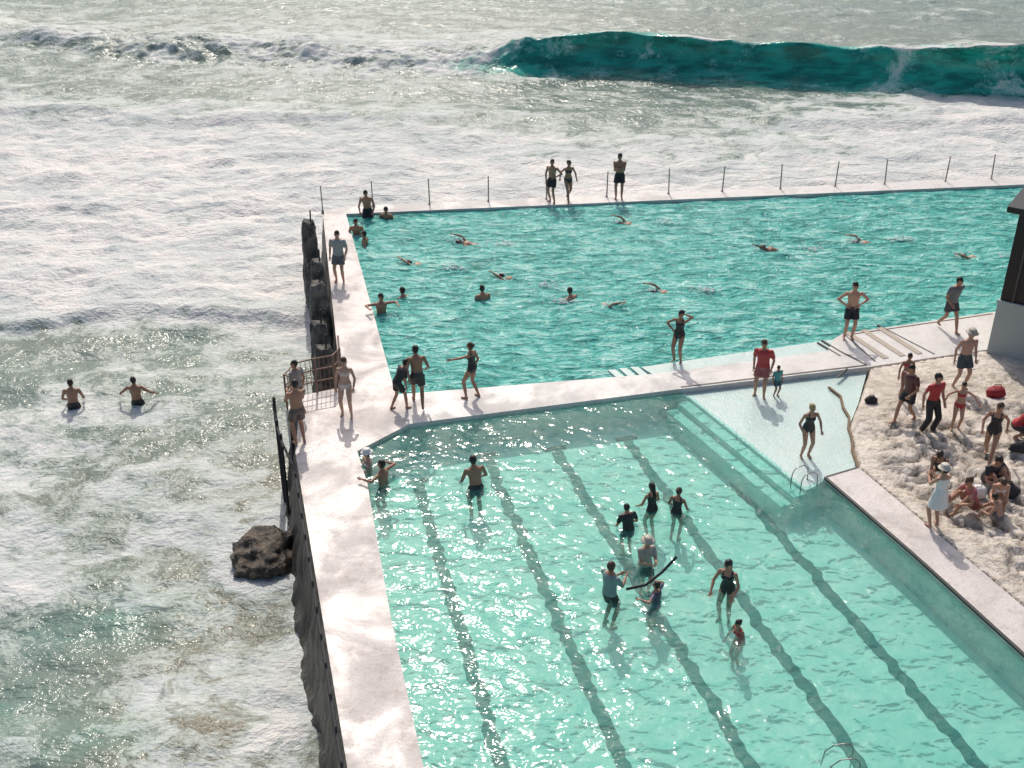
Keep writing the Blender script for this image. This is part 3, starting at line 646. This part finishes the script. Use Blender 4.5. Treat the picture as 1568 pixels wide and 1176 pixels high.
person('wader_in_white_cap',-3.5,23.55,-1.25,120,'hold',1.62,'f','bikini',WH,WH,'p',hat=(.7,.7,.68))
person('bather',-3.05,22.85,-1.2,60,'edge',1.7,'m',skin='t')
person('bather',-.85,22.6,fz-.15,20,'wadein',1.82,'m',skin='t')
person('child_bather',2.6,21.0,fz,20,'wadein',1.42,'m','tee',BK,BK,'t')
person('child_bather',3.2,21.7,fz,30,'wadein',1.5,'f','onepiece',BK,BK,'t',longhair=True)
person('child_bather',3.75,21.6,fz,-30,'wadein',1.45,'f','onepiece',BK,BK,'t','br')
person('woman_in_sun_hat',2.85,19.75,-1.0,200,'hold',1.6,'f','tee',(.35,.32,.28),BK,'t',hat=(.42,.38,.32))
person('man_in_grey_shirt',2.0,18.6,fz,-50,'hold',1.72,'m','tee',(.18,.26,.26),BK,'t','br')
person('child_bather',2.95,18.55,-1.0,60,'edge',1.35,'m','tee',(.05,.05,.1),BK,'t')
person('woman_with_long_hair',4.45,18.8,fz,150,'wadein',1.68,'f','onepiece',BK,BK,'t','b',True)
person('child_bather',4.5,17.55,-1.02,120,'wadein',1.28,'f','onepiece',RD,RD,'t','b')
person(m,-13.1,29.9,-3.05,10,'wadein',1.8,'m',c1=BK,skin='t'); person(m,-11.25,30.1,-3.05,0,'wade',1.8,'m',c1=BK,skin='t')
def splash(o,x,y,z,n=50,r=.5,seed=0):
    rr=random.Random(seed); bm=bmesh.new()
    for i in range(n):
        a=rr.random()*math.tau; q=r*rr.random()**1.3; s=rr.uniform(.010,.035)
        ell(bm,Vector((x+q*1.5*math.cos(a),y+q*.45*math.sin(a),z+rr.random()**3*.14)),s*1.5,s,s*.45,None,1)
    k=bm_obj('splash',bm,M_splash,smooth=True); k.parent=o; k.matrix_parent_inverse=(Matrix.LocRotScale(o.location,o.rotation_euler,o.scale)).inverted()
for i,(x,y,hd,ps) in enumerate([(-3.2,35.8,70,'swim'),(2.9,32.6,-95,'swim2'),(-1.6,37.7,80,'swim2'),(-.1,34.7,60,'swim'),(4.8,33.6,90,'swim2'),(4.2,39.5,90,'swim2'),(8.9,37.1,85,'swim'),(12.3,37.7,95,'swim2'),(15.6,36.4,90,'swim')]):
    fw=Vector((-math.sin(math.radians(hd)),math.cos(math.radians(hd))))
    o=person('swimmer',x-fw.x*1.3,y-fw.y*1.3,-.48,hd,ps,1.75,'m',c1=BK,skin=random.choice('ttd'),prone=True)
    splash(o,x-fw.x*1.35,y-fw.y*1.35,-.07,60,.40,i); splash(o,x+fw.x*.35,y+fw.y*.3,-.07,30,.22,i+50)
for x,y,hd,ps,dz in [(-.9,33.0,20,'wadein',-1.35),(-4.0,32.0,200,'edge',-1.15),(-5.5,38.5,180,'wadein',-1.2),(-5.1,37.5,90,'wade',-1.3),(-4.6,40.1,170,'wadein',-1.35),(1.9,33.0,40,'wadein',-1.42),(-3.4,33.2,40,'wadein',-1.5)]:
    person('bather',x,y,dz,hd,ps,1.75,'m',skin='t')
bm=bmesh.new(); tube_bm(bm,[(2.35,18.75,-.02),(2.75,18.8,.05),(3.1,19.0,.22),(3.42,19.25,.42)],.03,8); bm_obj('pool_noodle',bm,M_bag,smooth=True)
def bag(name,x,y,mat,s=.3):
    bm=bmesh.new(); bmesh.ops.create_icosphere(bm,subdivisions=3,radius=1)
    for v in bm.verts:
        c=v.co.copy(); f_=1+.25*mnoise.noise(c*1.6+Vector((x,y,0))); v.co=Vector((c.x*s*f_,c.y*s*.7*f_,max(c.z,-.55)*s*.7*f_+s*.35))
    tube_bm(bm,[(-s*.5,0,s*.8),(-s*.3,0,s*1.25),(s*.3,0,s*1.25),(s*.5,0,s*.8)],.015,5)
    o=bm_obj(name,bm,mat,smooth=True); o.location=(x,y,rz(x,y))
bag('red_beach_bag',12.75,26.5,M_red,.27); bag('dark_backpack',9.45,26.4,M_bag,.17); bag('dark_backpack',11.4,22.1,M_bag,.28); bag('white_towel_bundle',10.7,22.1,M_white,.26); bag('dark_backpack',12.2,23.6,M_bag,.22)

# ------------------------------------------------------------------ light, world, camera
el,az=math.radians(48),math.radians(-7)
sd=Vector((math.sin(az)*math.cos(el),math.cos(az)*math.cos(el),math.sin(el)))
L=bpy.data.lights.new('sun','SUN'); L.energy=2.7; L.angle=math.radians(.6); L.color=(1,.925,.83)
lo=link(bpy.data.objects.new('sun',L)); lo.rotation_euler=(-sd).to_track_quat('-Z','Y').to_euler(); lo.location=(0,0,50)
W=bpy.data.worlds.new('World'); S.world=W; W.use_nodes=True; nt=W.node_tree; bg=nt.nodes['Background']
sk=nt.nodes.new('ShaderNodeTexSky'); sk.sky_type='NISHITA'; sk.sun_disc=False; sk.sun_elevation=el; sk.sun_rotation=az; sk.dust_density=4.5; sk.air_density=1.0
nt.links.new(sk.outputs[0],bg.inputs[0]); bg.inputs[1].default_value=.125
cam=bpy.data.cameras.new('camera'); cam.lens=40.7; cam.sensor_width=36; cam.clip_end=6000; co=link(bpy.data.objects.new('camera',cam)); co.location=(0,0,H); co.rotation_euler=(math.radians(60.8),0,0); S.camera=co
S.view_settings.view_transform='Standard'; S.view_settings.look='None'; S.view_settings.exposure=0
